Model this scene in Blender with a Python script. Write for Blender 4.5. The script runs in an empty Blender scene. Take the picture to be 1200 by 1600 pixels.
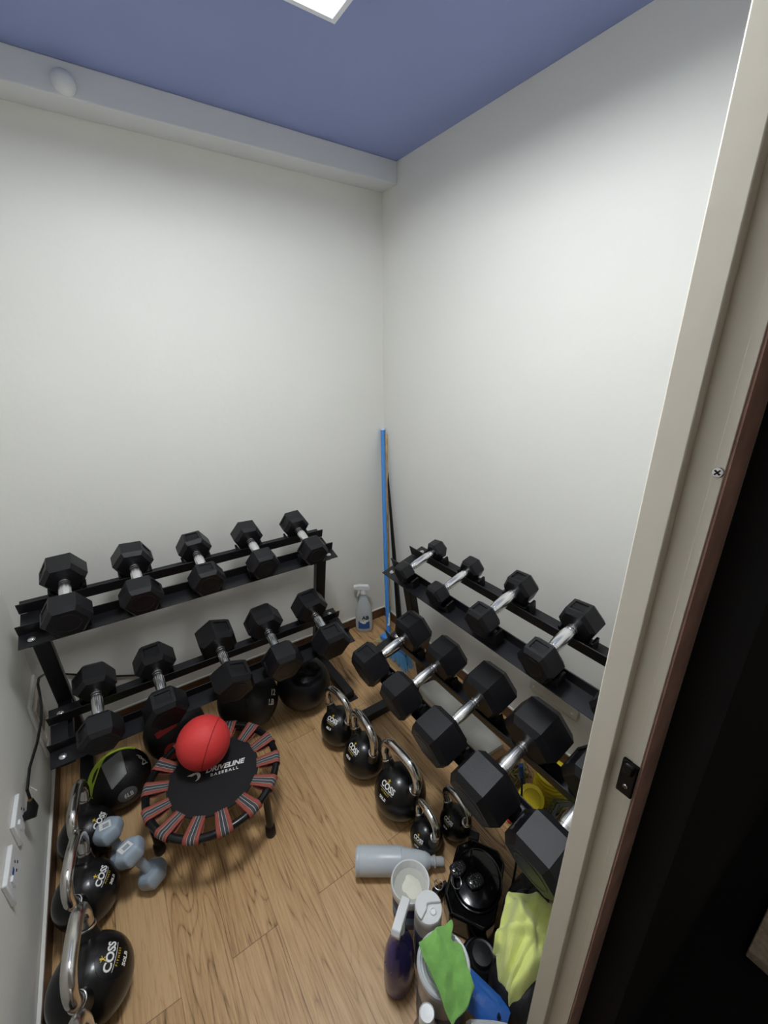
import bpy, bmesh, math, random
from math import sin, cos, pi, radians, sqrt, atan2
from mathutils import Vector, Matrix, Euler, noise
random.seed(7)
SC = bpy.context.scene
COL = SC.collection
# ------------------------------------------------------------------ camera
cd = bpy.data.cameras.new('camera'); cam = bpy.data.objects.new('camera', cd); COL.objects.link(cam)
PITCH, YAW, ROLL = radians(20.325), radians(34.353), radians(-0.398)
fw = Vector((sin(YAW)*cos(PITCH), cos(YAW)*cos(PITCH), -sin(PITCH)))
rt0 = Vector((cos(YAW), -sin(YAW), 0)); up0 = rt0.cross(fw)
rt = rt0*cos(ROLL)+up0*sin(ROLL); up = -rt0*sin(ROLL)+up0*cos(ROLL)
M = Matrix((rt, up, -fw)).transposed().to_4x4(); M.translation = Vector((-1.3377, -1.9546, 1.6)); cam.matrix_world = M
cd.sensor_fit = 'HORIZONTAL'; cd.sensor_width = 36; cd.lens = 650.995/1200*36; cd.clip_start = .01; cd.clip_end = 50
SC.camera = cam
# ------------------------------------------------------------------ world, exposure
w = bpy.data.worlds.new('world'); SC.world = w; w.use_nodes = True
w.node_tree.nodes['Background'].inputs[0].default_value = (.8, .7, .62, 1); w.node_tree.nodes['Background'].inputs[1].default_value = .055
SC.view_settings.view_transform = 'Standard'; SC.view_settings.look = 'None'; SC.view_settings.gamma = 1
SC.view_settings.use_curve_mapping = False; SC.view_settings.exposure = 1.4
LAMP = 20.0
# ------------------------------------------------------------------ materials
def srgb(*c):
    return tuple(((v/255)/12.92 if v/255 <= .04045 else ((v/255+.055)/1.055)**2.4) for v in c)+(1,)
MATS = {}
def mat(name, col, rough=.5, metal=0, bump=0, bscale=200, trans=0, ior=1.45, var=0, vscale=8, coat=0, sheen=0, emit=None, spec=None, aniso=None, det=6):
    if name in MATS: return MATS[name]
    m = bpy.data.materials.new(name); m.use_nodes = True; nt = m.node_tree; b = nt.nodes['Principled BSDF']
    b.inputs['Base Color'].default_value = col; b.inputs['Roughness'].default_value = rough; b.inputs['Metallic'].default_value = metal
    b.inputs['Transmission Weight'].default_value = trans; b.inputs['IOR'].default_value = ior
    b.inputs['Coat Weight'].default_value = coat; b.inputs['Sheen Weight'].default_value = sheen
    if spec is not None: b.inputs['Specular IOR Level'].default_value = spec
    tc = nt.nodes.new('ShaderNodeTexCoord')
    if bump:
        n = nt.nodes.new('ShaderNodeTexNoise'); n.inputs['Scale'].default_value = bscale; n.inputs['Detail'].default_value = det
        nt.links.new(tc.outputs['Object'], n.inputs['Vector'])
        bp = nt.nodes.new('ShaderNodeBump'); bp.inputs['Strength'].default_value = bump; bp.inputs['Distance'].default_value = .002
        nt.links.new(n.outputs['Fac'], bp.inputs['Height']); nt.links.new(bp.outputs[0], b.inputs['Normal'])
    if var:
        n = nt.nodes.new('ShaderNodeTexNoise'); n.inputs['Scale'].default_value = vscale; n.inputs['Detail'].default_value = 5
        nt.links.new(tc.outputs['Object'], n.inputs['Vector'])
        r = nt.nodes.new('ShaderNodeValToRGB'); e = r.color_ramp.elements
        e[0].position = .3; e[1].position = .7
        e[0].color = tuple(c*(1-var) for c in col[:3])+(1,); e[1].color = tuple(min(1, c*(1+var)) for c in col[:3])+(1,)
        nt.links.new(n.outputs['Fac'], r.inputs[0]); nt.links.new(r.outputs[0], b.inputs['Base Color'])
    if emit:
        b.inputs['Emission Color'].default_value = emit[:4]; b.inputs['Emission Strength'].default_value = emit[4]
    MATS[name] = m; return m
rubber = mat('black_rubber', srgb(19, 19, 23), .38, bump=.25, bscale=700, spec=.45)
steelb = mat('black_powder_coat', srgb(23, 23, 27), .34, bump=.12, bscale=900)
chrome = mat('chrome', srgb(236, 236, 238), .24, 1)
chromek = mat('brushed_chrome', srgb(210, 207, 202), .22, 1, bump=.05, bscale=60)
zinc = mat('zinc_bolt', srgb(215, 215, 215), .25, .9)
kbblack = mat('kettlebell_black', srgb(19, 19, 20), .3, bump=.12, bscale=120, coat=.15)
kblabel = mat('kettlebell_label', srgb(11, 11, 13), .35)
white = mat('white_print', srgb(235, 235, 232), .5)
yellowp = mat('yellow_print', srgb(226, 190, 50), .5)
blackpl = mat('black_plastic', srgb(18, 18, 20), .35)
glossb = mat('gloss_black', srgb(9, 9, 10), .16, coat=.2)
wallm = mat('wall_paint', srgb(229, 228, 222), .62, bump=.35, bscale=45, var=.012, vscale=3)
ceilm = mat('ceiling_paint', srgb(146, 158, 206), .7, bump=.2, bscale=60, var=.02, vscale=4)
beamm = mat('beam_paint', srgb(224, 225, 226), .62, bump=.25, bscale=40)
brown = mat('brown_skirting', srgb(92, 66, 48), .45, var=.3, vscale=30)
whitet = mat('white_trim', srgb(232, 230, 224), .5)
jambm = mat('door_paint', srgb(236, 229, 214), .5, bump=.35, bscale=25)
woodcase = mat('raw_wood_casing', srgb(206, 168, 152), .6, var=.2, vscale=20)
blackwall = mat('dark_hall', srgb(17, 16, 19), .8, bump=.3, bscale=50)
# floor
def floor_mat():
    m = bpy.data.materials.new('wood_laminate'); m.use_nodes = True; nt = m.node_tree; N = nt.nodes; L = nt.links; b = N['Principled BSDF']
    tc = N.new('ShaderNodeTexCoord'); sp = N.new('ShaderNodeSeparateXYZ'); L.new(tc.outputs['Object'], sp.inputs[0])
    def math_(op, a, bb=None, c=None):
        n = N.new('ShaderNodeMath'); n.operation = op
        for i, v in enumerate((a, bb, c)):
            if v is None: continue
            if isinstance(v, (int, float)): n.inputs[i].default_value = v
            else: L.new(v, n.inputs[i])
        return n.outputs[0]
    PW, PL = .1345, 1.16
    xs = math_('DIVIDE', math_('ADD', sp.outputs['X'], 1.322), PW)
    row = math_('FLOOR', xs); fx = math_('FRACT', xs)
    par = math_('MULTIPLY', math_('MODULO', math_('ADD', row, 100), 2), .5)
    ys = math_('ADD', math_('DIVIDE', math_('ADD', sp.outputs['Y'], 1.153), PL), par)
    fy = math_('FRACT', math_('ADD', ys, 50)); colid = math_('FLOOR', ys)
    idv = N.new('ShaderNodeCombineXYZ'); L.new(row, idv.inputs[0]); L.new(colid, idv.inputs[1])
    wn = N.new('ShaderNodeTexWhiteNoise'); wn.noise_dimensions = '3D'; L.new(idv.outputs[0], wn.inputs[0])
    # grain vector: shifted per plank, stretched along y
    sc = N.new('ShaderNodeVectorMath'); sc.operation = 'MULTIPLY_ADD'
    L.new(tc.outputs['Object'], sc.inputs[0]); sc.inputs[1].default_value = (1, .085, 1)
    sh = N.new('ShaderNodeVectorMath'); sh.operation = 'SCALE'; L.new(wn.outputs['Color'], sh.inputs[0]); sh.inputs['Scale'].default_value = 7
    L.new(sh.outputs[0], sc.inputs[2])
    # cathedral rings
    n1 = N.new('ShaderNodeTexNoise'); n1.inputs['Scale'].default_value = 9; n1.inputs['Detail'].default_value = 2; n1.inputs['Distortion'].default_value = .3
    L.new(sc.outputs[0], n1.inputs['Vector'])
    rings = math_('FRACT', math_('MULTIPLY', n1.outputs['Fac'], 20))
    rl = math_('POWER', math_('ABSOLUTE', math_('SUBTRACT', math_('MULTIPLY', rings, 2), 1)), 5)
    n2 = N.new('ShaderNodeTexNoise'); n2.inputs['Scale'].default_value = 150; n2.inputs['Detail'].default_value = 5; n2.inputs['Roughness'].default_value = .8
    sc2 = N.new('ShaderNodeVectorMath'); sc2.operation = 'MULTIPLY'; L.new(sc.outputs[0], sc2.inputs[0]); sc2.inputs[1].default_value = (1, .45, 1)
    L.new(sc2.outputs[0], n2.inputs['Vector'])
    n3 = N.new('ShaderNodeTexNoise'); n3.inputs['Scale'].default_value = 3.5; n3.inputs['Detail'].default_value = 3
    L.new(sc.outputs[0], n3.inputs['Vector'])
    f = math_('ADD', math_('MULTIPLY', n2.outputs['Fac'], 1.0), math_('MULTIPLY', math_('MULTIPLY', rl, math_('ADD', n3.outputs['Fac'], .1)), .30))
    f = math_('ADD', f, math_('MULTIPLY', math_('SUBTRACT', n3.outputs['Fac'], .5), .45))
    f = math_('ADD', f, math_('MULTIPLY', math_('SUBTRACT', wn.outputs['Value'], .5), .12))
    r = N.new('ShaderNodeValToRGB'); L.new(f, r.inputs[0]); e = r.color_ramp.elements
    e[0].position = .36; e[0].color = srgb(214, 176, 128); e[1].position = .86; e[1].color = srgb(96, 66, 38)
    k = e.new(.6); k.color = srgb(190, 150, 102)
    ex = math_('MINIMUM', fx, math_('SUBTRACT', 1, fx)); ey = math_('MINIMUM', fy, math_('SUBTRACT', 1, fy))
    gap = math_('MAXIMUM', math_('LESS_THAN', ex, .006), math_('LESS_THAN', ey, .0011))
    mx = N.new('ShaderNodeMixRGB'); L.new(math_('MULTIPLY', gap, .55), mx.inputs[0]); L.new(r.outputs[0], mx.inputs[1]); mx.inputs[2].default_value = srgb(70, 48, 32)
    L.new(mx.outputs[0], b.inputs['Base Color']); b.inputs['Roughness'].default_value = .42
    bp = N.new('ShaderNodeBump'); bp.inputs['Strength'].default_value = .15; bp.inputs['Distance'].default_value = .001; bp.invert = True
    L.new(f, bp.inputs['Height']); L.new(bp.outputs[0], b.inputs['Normal'])
    return m
floorm = floor_mat()
# ------------------------------------------------------------------ mesh helpers
class MB:
    def __init__(s): s.v = []; s.f = []; s.m = []
    def add(s, vs, fs, mi=0):
        o = len(s.v); s.v += [tuple(v) for v in vs]; s.f += [tuple(i+o for i in f) for f in fs]; s.m += [mi]*len(fs); return s
    def box(s, c, d, R=None, mi=0):
        vs = []
        for x in (-.5, .5):
            for y in (-.5, .5):
                for z in (-.5, .5):
                    p = Vector((x*d[0], y*d[1], z*d[2])); p = (R @ p) if R is not None else p; vs.append(p+Vector(c))
        return s.add(vs, [(0, 1, 3, 2), (4, 6, 7, 5), (0, 4, 5, 1), (2, 3, 7, 6), (0, 2, 6, 4), (1, 5, 7, 3)], mi)
    def prism(s, poly, d0, d1, fn, mi=0):
        n = len(poly); vs = [fn(a, b, d0) for a, b in poly]+[fn(a, b, d1) for a, b in poly]
        fs = [tuple(range(n))[::-1], tuple(range(n, 2*n))]+[(i, (i+1) % n, n+(i+1) % n, n+i) for i in range(n)]
        return s.add(vs, fs, mi)
    def lathe(s, prof, n=32, M=None, mi=0, sx=1, sy=1, caps=True):
        vs = []; fs = []
        for r, z in prof:
            for i in range(n):
                a = 2*pi*i/n; p = Vector((r*sx*cos(a), r*sy*sin(a), z)); vs.append(M @ p if M is not None else p)
        for j in range(len(prof)-1):
            for i in range(n):
                fs.append((j*n+i, j*n+(i+1) % n, (j+1)*n+(i+1) % n, (j+1)*n+i))
        if caps:
            if prof[0][0] > 1e-5: fs.append(tuple(range(n))[::-1])
            if prof[-1][0] > 1e-5: fs.append(tuple(range((len(prof)-1)*n, len(prof)*n)))
        return s.add(vs, fs, mi)
    def tube(s, path, r, n=12, closed=False, mi=0):
        P = [Vector(p) for p in path]; m = len(P); rad = r if isinstance(r, (list, tuple)) else [r]*m
        vs = []; fs = []; up_ = None
        for i in range(m):
            if closed: t = (P[(i+1) % m]-P[i-1]).normalized()
            else: t = (P[min(i+1, m-1)]-P[max(i-1, 0)]).normalized()
            if up_ is None:
                up_ = t.orthogonal().normalized()
            up_ = (up_-t*up_.dot(t)).normalized(); b = t.cross(up_)
            for k in range(n):
                a = 2*pi*k/n; vs.append(P[i]+(up_*cos(a)+b*sin(a))*rad[i])
        q = m if closed else m-1
        for i in range(q):
            for k in range(n):
                j = (i+1) % m; fs.append((i*n+k, i*n+(k+1) % n, j*n+(k+1) % n, j*n+k))
        if not closed: fs += [tuple(range(n))[::-1], tuple(range((m-1)*n, m*n))]
        return s.add(vs, fs, mi)
    def sphere(s, c, r, nu=48, nv=32, sc=(1, 1, 1), mi=0, R=None):
        pr_ = [(sin(pi*j/nv), -cos(pi*j/nv)) for j in range(nv+1)]
        T = Matrix.Translation(Vector(c)) @ ((R.to_4x4()) if R is not None else Matrix()) @ Matrix.Diagonal((r*sc[0], r*sc[1], r*sc[2], 1))
        return s.lathe([(max(a, 1e-4), b) for a, b in pr_], nu, T, mi, caps=True)
    def build(s, name, mats, parent=None, smooth=40, bevel=0, loc=None, rot=None, seg=2, sub=0, solid=0):
        me = bpy.data.meshes.new(name); me.from_pydata(s.v, [], s.f); me.update()
        for m in (mats if isinstance(mats, (list, tuple)) else [mats]): me.materials.append(m)
        for p, i in zip(me.polygons, s.m): p.material_index = i
        bm = bmesh.new(); bm.from_mesh(me); bmesh.ops.recalc_face_normals(bm, faces=bm.faces) if not solid else None; bm.to_mesh(me); bm.free()
        if smooth:
            for p in me.polygons: p.use_smooth = True
            me.set_sharp_from_angle(angle=radians(smooth))
        o = bpy.data.objects.new(name, me); COL.objects.link(o)
        if parent: o.parent = parent
        if loc: o.location = loc
        if rot: o.rotation_euler = rot
        if solid:
            md = o.modifiers.new('solid', 'SOLIDIFY'); md.thickness = solid; md.offset = 0
        if sub:
            md = o.modifiers.new('sub', 'SUBSURF'); md.levels = sub; md.render_levels = sub
        if bevel:
            md = o.modifiers.new('bevel', 'BEVEL'); md.width = bevel; md.segments = seg; md.limit_method = 'ANGLE'; md.angle_limit = radians(30); md.harden_normals = False
        return o
def tag(o, label=None, cat=None, group=None, kind=None):
    if label: o['label'] = label
    if cat: o['category'] = cat
    if group: o['group'] = group
    if kind: o['kind'] = kind
    return o
def empty(name, label, cat, loc=(0, 0, 0), rz=0, group=None, rot=None):
    o = bpy.data.objects.new(name, None); COL.objects.link(o); o.location = loc
    o.rotation_euler = rot if rot else (0, 0, rz); o.empty_display_size = .05
    return tag(o, label, cat, group)
_tc = {}
def text_geo(s, size, bold=0.0, spacing=1.0, align='CENTER', shear=0):
    key = (s, size, bold, spacing, align, shear)
    if key in _tc: return _tc[key]
    cu = bpy.data.curves.new('lettering', 'FONT'); cu.body = s; cu.size = size; cu.offset = bold*size; cu.space_character = spacing
    cu.align_x = align; cu.align_y = 'CENTER'; cu.resolution_u = 3; cu.shear = shear
    o = bpy.data.objects.new('lettering', cu); COL.objects.link(o); dg = bpy.context.evaluated_depsgraph_get(); dg.update()
    me = bpy.data.meshes.new_from_object(o.evaluated_get(dg))
    vs = [(v.co.x, v.co.y) for v in me.vertices]; fs = [tuple(p.vertices) for p in me.polygons]
    bpy.data.objects.remove(o); bpy.data.curves.remove(cu); bpy.data.meshes.remove(me)
    _tc[key] = (vs, fs); return vs, fs
def put_text(mb, s, size, fn, mi=0, **k):
    vs, fs = text_geo(s, size, **k); mb.add([fn(a, b) for a, b in vs], fs, mi)
# ------------------------------------------------------------------ room shell
W, HC, BD, BZ = 1.757, 2.416, .1203, 2.3288
YF = -1.80
def struct(name, mb, m, **k):
    o = mb.build(name, m, **k); o['kind'] = 'structure'; return o
b = MB().box((-.85, -.88, -.05), (2.3, 1.86, .1)); struct('floor', b, floorm, smooth=0)
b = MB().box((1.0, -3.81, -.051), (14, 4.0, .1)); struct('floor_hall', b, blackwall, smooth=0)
b = MB().box((-.85, .05, 1.2), (2.3, .1, 2.7)); struct('wall_back', b, wallm, smooth=0)
b = MB().box((.05, -.9, 1.2), (.1, 1.9, 2.7)); struct('wall_right', b, wallm, smooth=0)
b = MB().box((-W-.05, -.9, 1.2), (.1, 1.9, 2.7)); struct('wall_left', b, wallm, smooth=0)
b = MB().box((-.3735, -1.7985, 1.21), (.747, .023, 2.42)); b.box((-1.26, -1.7985, 2.27), (1.03, .023, .30)); b.box((-1.77, -1.7985, 1.21), (.06, .023, 2.42))
struct('wall_front', b, wallm, smooth=0)
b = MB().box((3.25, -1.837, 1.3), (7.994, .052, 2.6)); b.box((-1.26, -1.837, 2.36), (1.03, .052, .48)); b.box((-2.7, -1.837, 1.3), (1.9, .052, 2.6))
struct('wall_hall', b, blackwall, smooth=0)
b = MB().box((-.85, -.93, HC+.04), (2.0, 1.95, .08)); struct('ceiling', b, ceilm, smooth=0)
b = MB().box((-W/2, -BD/2, (HC+BZ)/2), (W, BD, HC-BZ)); o = struct('trim_1', b, beamm, smooth=0, bevel=.004)
# skirtings: brown board with a white caulked top line
def skirt(name, c, d, axis):
    r = struct(name, MB().box(c, d), brown, smooth=0)
    c2 = (c[0], c[1], c[2]+d[2]/2+.003); d2 = (d[0], d[1]*.75, .006) if axis == 'x' else (d[0]*.75, d[1], .006)
    q = MB().box(c2, d2).build('caulk_line', whitet, r, smooth=0); return r
skirt('baseboard_back', (-W/2, -.006, .030), (W, .012, .060), 'x')
skirt('baseboard_right', (-.006, -.9, .030), (.012, 1.79, .060), 'y')
skirt('baseboard_left', (-W+.006, -.9, .030), (.012, 1.79, .060), 'y')
# door frame the photograph is taken through
dr = bpy.data.objects.new('door_1', None); COL.objects.link(dr); tag(dr, 'cream painted door frame with black strike plate', None, None, 'structure')
MB().box((-.8085, -1.756, 1.05), (.019, .034, 2.1)).build('door_stop', jambm, dr, bevel=.002)
b = MB().box((-.775, -1.773, 1.05), (.056, .068, 2.1)); b.box((-.8035, -1.8022, 1.05), (.003, .0106, 2.1)); b.build('jamb', jambm, dr, bevel=.0008)
MB().box((-.775, -1.8085, 1.05), (.054, .003, 2.1)).build('casing', woodcase, dr, smooth=0)
b = MB().box((-1.27, -1.775, 2.10), (.98, .07, .04)).build('head_jamb', jambm, dr, bevel=.002)
b = MB().box((-1.725, -1.773, 1.05), (.03, .068, 2.1)).build('hinge_jamb', jambm, dr, bevel=.002)
sp = MB().box((-.8065, -1.7965, 1.028), (.006, .0225, .062)).build('strike_plate', mat('black_metal', srgb(28, 26, 26), .4, .5), dr, bevel=.002)
b = MB().box((-.811, -1.797, 1.05), (.010, .014, .018)); b.build('latch_keeper', mat('black_metal', srgb(28, 26, 26), .4, .5), sp, bevel=.003)
RX = Matrix.Rotation(-pi/2, 4, 'Y')
def screw(y, z, par, x=-.8055, r=.0058):
    T = Matrix.Translation((x, y, z)) @ RX
    o = MB().lathe([(r, 0), (r, .0006), (r*.85, .0016), (.0001, .002)], 24, T).build('screw', zinc, par)
    q = MB(); q.box((x-.0019, y, z), (.0012, r*1.2, r*.28), Matrix.Rotation(.7, 3, 'X')); q.box((x-.0019, y, z), (.0012, r*1.2, r*.28), Matrix.Rotation(.7+pi/2, 3, 'X'))
    q.build('cross_slot', blackpl, o, smooth=0)
screw(-1.8018, 1.484, dr); screw(-1.7975, 1.015, sp, -.8095, .0035)
# ------------------------------------------------------------------ ceiling lamp
lx0, lx1, ly0, ly1, lz = -1.25, -.671, -1.37, -.784, 2.35
lt = empty('ceiling_lamp', 'open white metal tray lamp with a bright panel under the blue ceiling', 'lamp', ((lx0+lx1)/2, (ly0+ly1)/2, HC))
cx, cy = (lx0+lx1)/2, (ly0+ly1)/2
traym = mat('white_enamel', srgb(236, 238, 245), .3, .1)
def ring(mb, a0, a1, b0, b1, za, c0, c1, d0, d1, zb):
    A = [(a0, b0, za), (a1, b0, za), (a1, b1, za), (a0, b1, za)]; B = [(c0, d0, zb), (c1, d0, zb), (c1, d1, zb), (c0, d1, zb)]
    mb.add([(x-cx, y-cy, z-HC) for x, y, z in A+B], [(i, (i+1) % 4, 4+(i+1) % 4, 4+i) for i in range(4)])
b = MB(); t_ = .012; i_ = .055
ring(b, lx0, lx1, ly0, ly1, HC-.001, lx0, lx1, ly0, ly1, lz)
ring(b, lx0, lx1, ly0, ly1, lz, lx0+t_, lx1-t_, ly0+t_, ly1-t_, lz)
ring(b, lx0+t_, lx1-t_, ly0+t_, ly1-t_, lz, lx0+i_, lx1-i_, ly0+i_, ly1-i_, HC-.012)
b.add([(x-cx, y-cy, -.012) for x, y in ((lx0+i_, ly0+i_), (lx1-i_, ly0+i_), (lx1-i_, ly1-i_), (lx0+i_, ly1-i_))], [(0, 1, 2, 3)])
b.build('tray', traym, lt, smooth=0)
tubem = mat('lit_diffuser', srgb(255, 255, 255), .4, emit=(.93, .97, 1.0, 1, LAMP))
MB().box((-.975-cx, -1.10-cy, 2.404-HC), (.35, .34, .006)).build('lit_panel', tubem, lt, smooth=0)
for y in (-.83, -1.32):
    MB().lathe([(.006, 0), (.006, .002), (.0001, .004)], 16, Matrix.Translation((lx1-.030-cx, y-cy, 2.375-HC)) @ Matrix.Rotation(-pi/2+.9, 4, 'Y')).build('screw', zinc, lt)
o = MB().lathe([(.0001, -.034), (.014, -.032), (.026, -.021), (.031, -.005), (.031, 0)], 24, Matrix.Rotation(pi/2, 4, 'X') @ Matrix.Scale(-1, 4, (0, 0, 1))).build('beam_smudge', mat('white_plastic', srgb(228, 229, 230), .4), loc=(-1.212, -BD, 2.362))  # added white dome standing in for a blurred lens smudge over the beam
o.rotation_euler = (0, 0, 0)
tag(o, 'small round white dome added for a lens smudge over the beam at the upper left', 'smudge')
# ------------------------------------------------------------------ dumbbell racks
TH = radians(17)
U = Vector((0, cos(TH), sin(TH))); Nn = Vector((0, -sin(TH), cos(TH)))
TIERS = {'t': (-.262, .757), 'l': (-.397, .364)}
RL = 1.17
def tier_pt(k, x, u, n):
    y, z = TIERS[k]; return Vector((x, y, z))+U*u+Nn*n
def make_rack(label, loc, rz, db):
    r = empty('dumbbell_rack', label, 'rack', loc, rz)
    RT = Matrix((Vector((1, 0, 0)), U, Nn)).transposed()
    for k in 'tl':
        for s, nm in ((-1, 'front_rail'), (1, 'rear_rail')):
            b = MB()
            b.box(tier_pt(k, RL/2, s*.053, .018), (RL, .004, .044), RT)
            b.box(tier_pt(k, RL/2, s*(.053+.031), -.002), (RL, .062, .004), RT)
            ra = b.build(nm, steelb, r, bevel=.0012)
            for x in (.035, RL-.035):
                T = Matrix.Translation(tier_pt(k, x, s*.085, 0)) @ RT.to_4x4()
                MB().lathe([(.011, 0), (.011, .0015), (.0085, .002), (.008, .004), (.004, .006), (.0001, .0062)], 20, T).build('bolt', zinc, ra)
        for x in (.028, RL-.028):
            b = MB().box(tier_pt(k, x, 0, -.008), (.05, .104, .006), RT).build('end_bracket', steelb, r, bevel=.001)
    for x in (.043, RL-.043):
        p0 = Vector((x, -.275, .742)); p1 = Vector((x, -.145, .02)); d = (p0-p1); ln = d.length; d.normalize()
        R_ = Matrix((Vector((1, 0, 0)), d.cross(Vector((1, 0, 0))), d)).transposed()
        MB().box((p0+p1)/2, (.050, .036, ln), R_).build('post', steelb, r, bevel=.003)
        q0 = Vector((x, -.21, .372-.008)); q1 = tier_pt('l', x, -.1, -.022)
        d = (q1-q0); ln = d.length; d.normalize(); R_ = Matrix((Vector((1, 0, 0)), d, Vector((1, 0, 0)).cross(d))).transposed()
        MB().box((q0+q1)/2, (.044, ln, .026), R_).build('arm', steelb, r, bevel=.002)
        q0 = tier_pt('t', x, .09, -.02); q1 = tier_pt('t', x, -.09, -.02)
        d = (q1-q0); ln = d.length; d.normalize(); R_ = Matrix((Vector((1, 0, 0)), d, Vector((1, 0, 0)).cross(d))).transposed()
        MB().box((q0+q1)/2, (.044, ln, .026), R_).build('arm', steelb, r, bevel=.002)
        b = MB().box((x, -.29, .022), (.048, .44, .040)); b.build('foot', steelb, r, bevel=.003)
        sg = 1 if x > .5 else -1
        b = MB().prism([(-.035, -.49), (.035, -.49), (.035, -.53), (-.01, -.53)] if sg > 0 else [(-.035, -.49), (.035, -.49), (.01, -.53), (-.035, -.53)], .001, .006, lambda a, c, h: (x+a, c, h)); b.build('foot_plate', steelb, r, bevel=.001)
    for (k, x, Rr, Lh, dz, roll) in db:
        dz0 = dz+(.006 if k == 't' else .006)
        inr = Rr*.866
        for s in (-1, 1):
            g = max(.006, dz0-inr); wd = max(Rr*.5, .036); e = .022
            poly = [(-wd-.017, 0), (wd+.017, 0), (wd+.022, g+e), (wd+.014, g+e), (wd+.004, g+.002), (wd*.8, g-.003), (-wd*.8, g-.003), (-wd-.004, g+.002), (-wd-.014, g+e), (-wd-.022, g+e)]
            MB().prism(poly, s*.064, s*.098, lambda a, h, u: tier_pt(k, x+a, u, h)).build('saddle', blackpl, r, smooth=50, bevel=.001)
    return r
def hexhead(mb, Rr, Lh, gap, side, roll, wt, mark):
    prof = [(gap, .80), (gap+.16*Lh, 1.0), (gap+.84*Lh, 1.0), (gap+Lh, .82)]
    A = [radians(60*i)+roll for i in range(6)]
    vs = [Vector((c*Rr*cos(a), side*y, c*Rr*sin(a))) for y, c in prof for a in A]
    fs = [tuple(range(6)), tuple(range(18, 24))]
    for j in range(3):
        for i in range(6):
            if j == 1 and i in mark: continue
            fs.append((j*6+i, j*6+(i+1) % 6, (j+1)*6+(i+1) % 6, (j+1)*6+i))
    mb.add(vs, fs)
    for i in mark:
        q = [vs[6+i], vs[6+(i+1) % 6], vs[12+(i+1) % 6], vs[12+i]]; c = sum(q, Vector())/4
        nrm = (q[1]-q[0]).cross(q[3]-q[0]).normalized()
        if nrm.dot(Vector((c.x, 0, c.z))) < 0: nrm = -nrm
        inn = [c+(p-c)*.70 for p in q]; ind = [c+(p-c)*.96-nrm*.0045 for p in inn]
        mb.add(q+inn+ind, [(0, 1, 5, 4), (1, 2, 6, 5), (2, 3, 7, 6), (3, 0, 4, 7), (4, 5, 9, 8), (5, 6, 10, 9), (6, 7, 11, 10), (7, 4, 8, 11), (8, 9, 10, 11)])
        ux = (q[0]-q[1]).normalized(); 
        if ux.x < 0: ux = -ux
        uy = nrm.cross(ux); sz = Rr*.40
        put_text(mb, wt, sz, lambda a, h: c-nrm*.0025+ux*a+uy*h, bold=.03)
    # low disc on the end face
    T = Matrix.Translation((0, side*(gap+Lh), 0)) @ Matrix.Rotation(-side*pi/2, 4, 'X')
    mb.lathe([(Rr*.55, -.0005), (Rr*.55, .0012), (Rr*.50, .0012), (Rr*.48, .0004), (.0001, .0004)], 28, T, caps=False)
def make_dumbbell(label, group, parent_loc, rz, k, x, Rr, Lh, dz, roll, wt, mark):
    y, z = (-.262, .765) if k == 't' else (-.408, .372)
    p = Vector((x, y, z))+Nn*dz
    R0 = Euler((0, 0, rz)).to_matrix()
    wp = Vector(parent_loc)+R0 @ p
    rot = (R0 @ Matrix.Rotation(TH, 3, 'X')).to_euler()
    o = empty('hex_dumbbell', label, 'dumbbell', wp, group=group, rot=rot)
    for s in (-1, 1):
        b = MB(); hexhead(b, Rr, Lh, .062, s, radians(roll[0 if s < 0 else 1]), wt, mark)
        b.build('head', rubber, o, smooth=0, bevel=.0022)
    hr = .0168 if Rr > .05 else .0142
    pf = []
    for t in (-1, 1):
        seg = [(.066, hr*.78), (.057, hr*.78), (.0565, hr*1.0), (.0515, hr*1.0), (.051, hr*.74), (.0475, hr*.74), (.047, hr*.98), (.040, hr*1.0), (.0395, hr*.9), (.038, hr*.9), (.0375, hr*1.02), (.02, hr*1.14)]
        pf += [(r_, t*y_) for y_, r_ in (seg if t < 0 else seg[::-1])]
    b = MB().lathe(pf, 28, Matrix.Rotation(-pi/2, 4, 'X')); b.build('handle', chrome, o, smooth=30)
    return o
def db(k, x, R_, L_, dz, roll, wt, mark): return (k, x, R_, L_, dz, roll, wt, mark)
F = (0, 0)
LEFT = [
 ('t', -1.541+1.69, .072, .089, .080, (0, 2), '35LB', (2,), 'first from left on top'),
 ('t', -1.324+1.69, .070, .087, .073, (0, -4), '35LB', (0,), 'second from left on top'),
 ('t', -1.099+1.69, .066, .081, .066, (0, 3), '30LB', (1,), 'middle of the top tier'),
 ('t', -.876+1.69, .065, .080, .066, (0, -3), '25LB', (4,), 'fourth from left on top'),
 ('t', -.648+1.69, .064, .084, .062, (4, 4), '25LB', (2,), 'rightmost on top'),
 ('l', -1.531+1.69, .068, .090, .082, (-6, -8), '35LB', (2,), 'leftmost of lower tier'),
 ('l', -1.333+1.69, .074, .094, .076, (2, 3), '40LB', (1,), 'second from left below'),
 ('l', -1.096+1.69, .082, .103, .079, (-22, -22), '45LB', (1,), 'lower middle, turned edge up'),
 ('l', -.889+1.69, .081, .103, .077, (0, 6), '45LB', (2,), 'fourth from left below'),
 ('l', -.663+1.69, .082, .101, .077, (3, 6), '40LB', (1,), 'rightmost of lower tier'),
]
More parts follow.
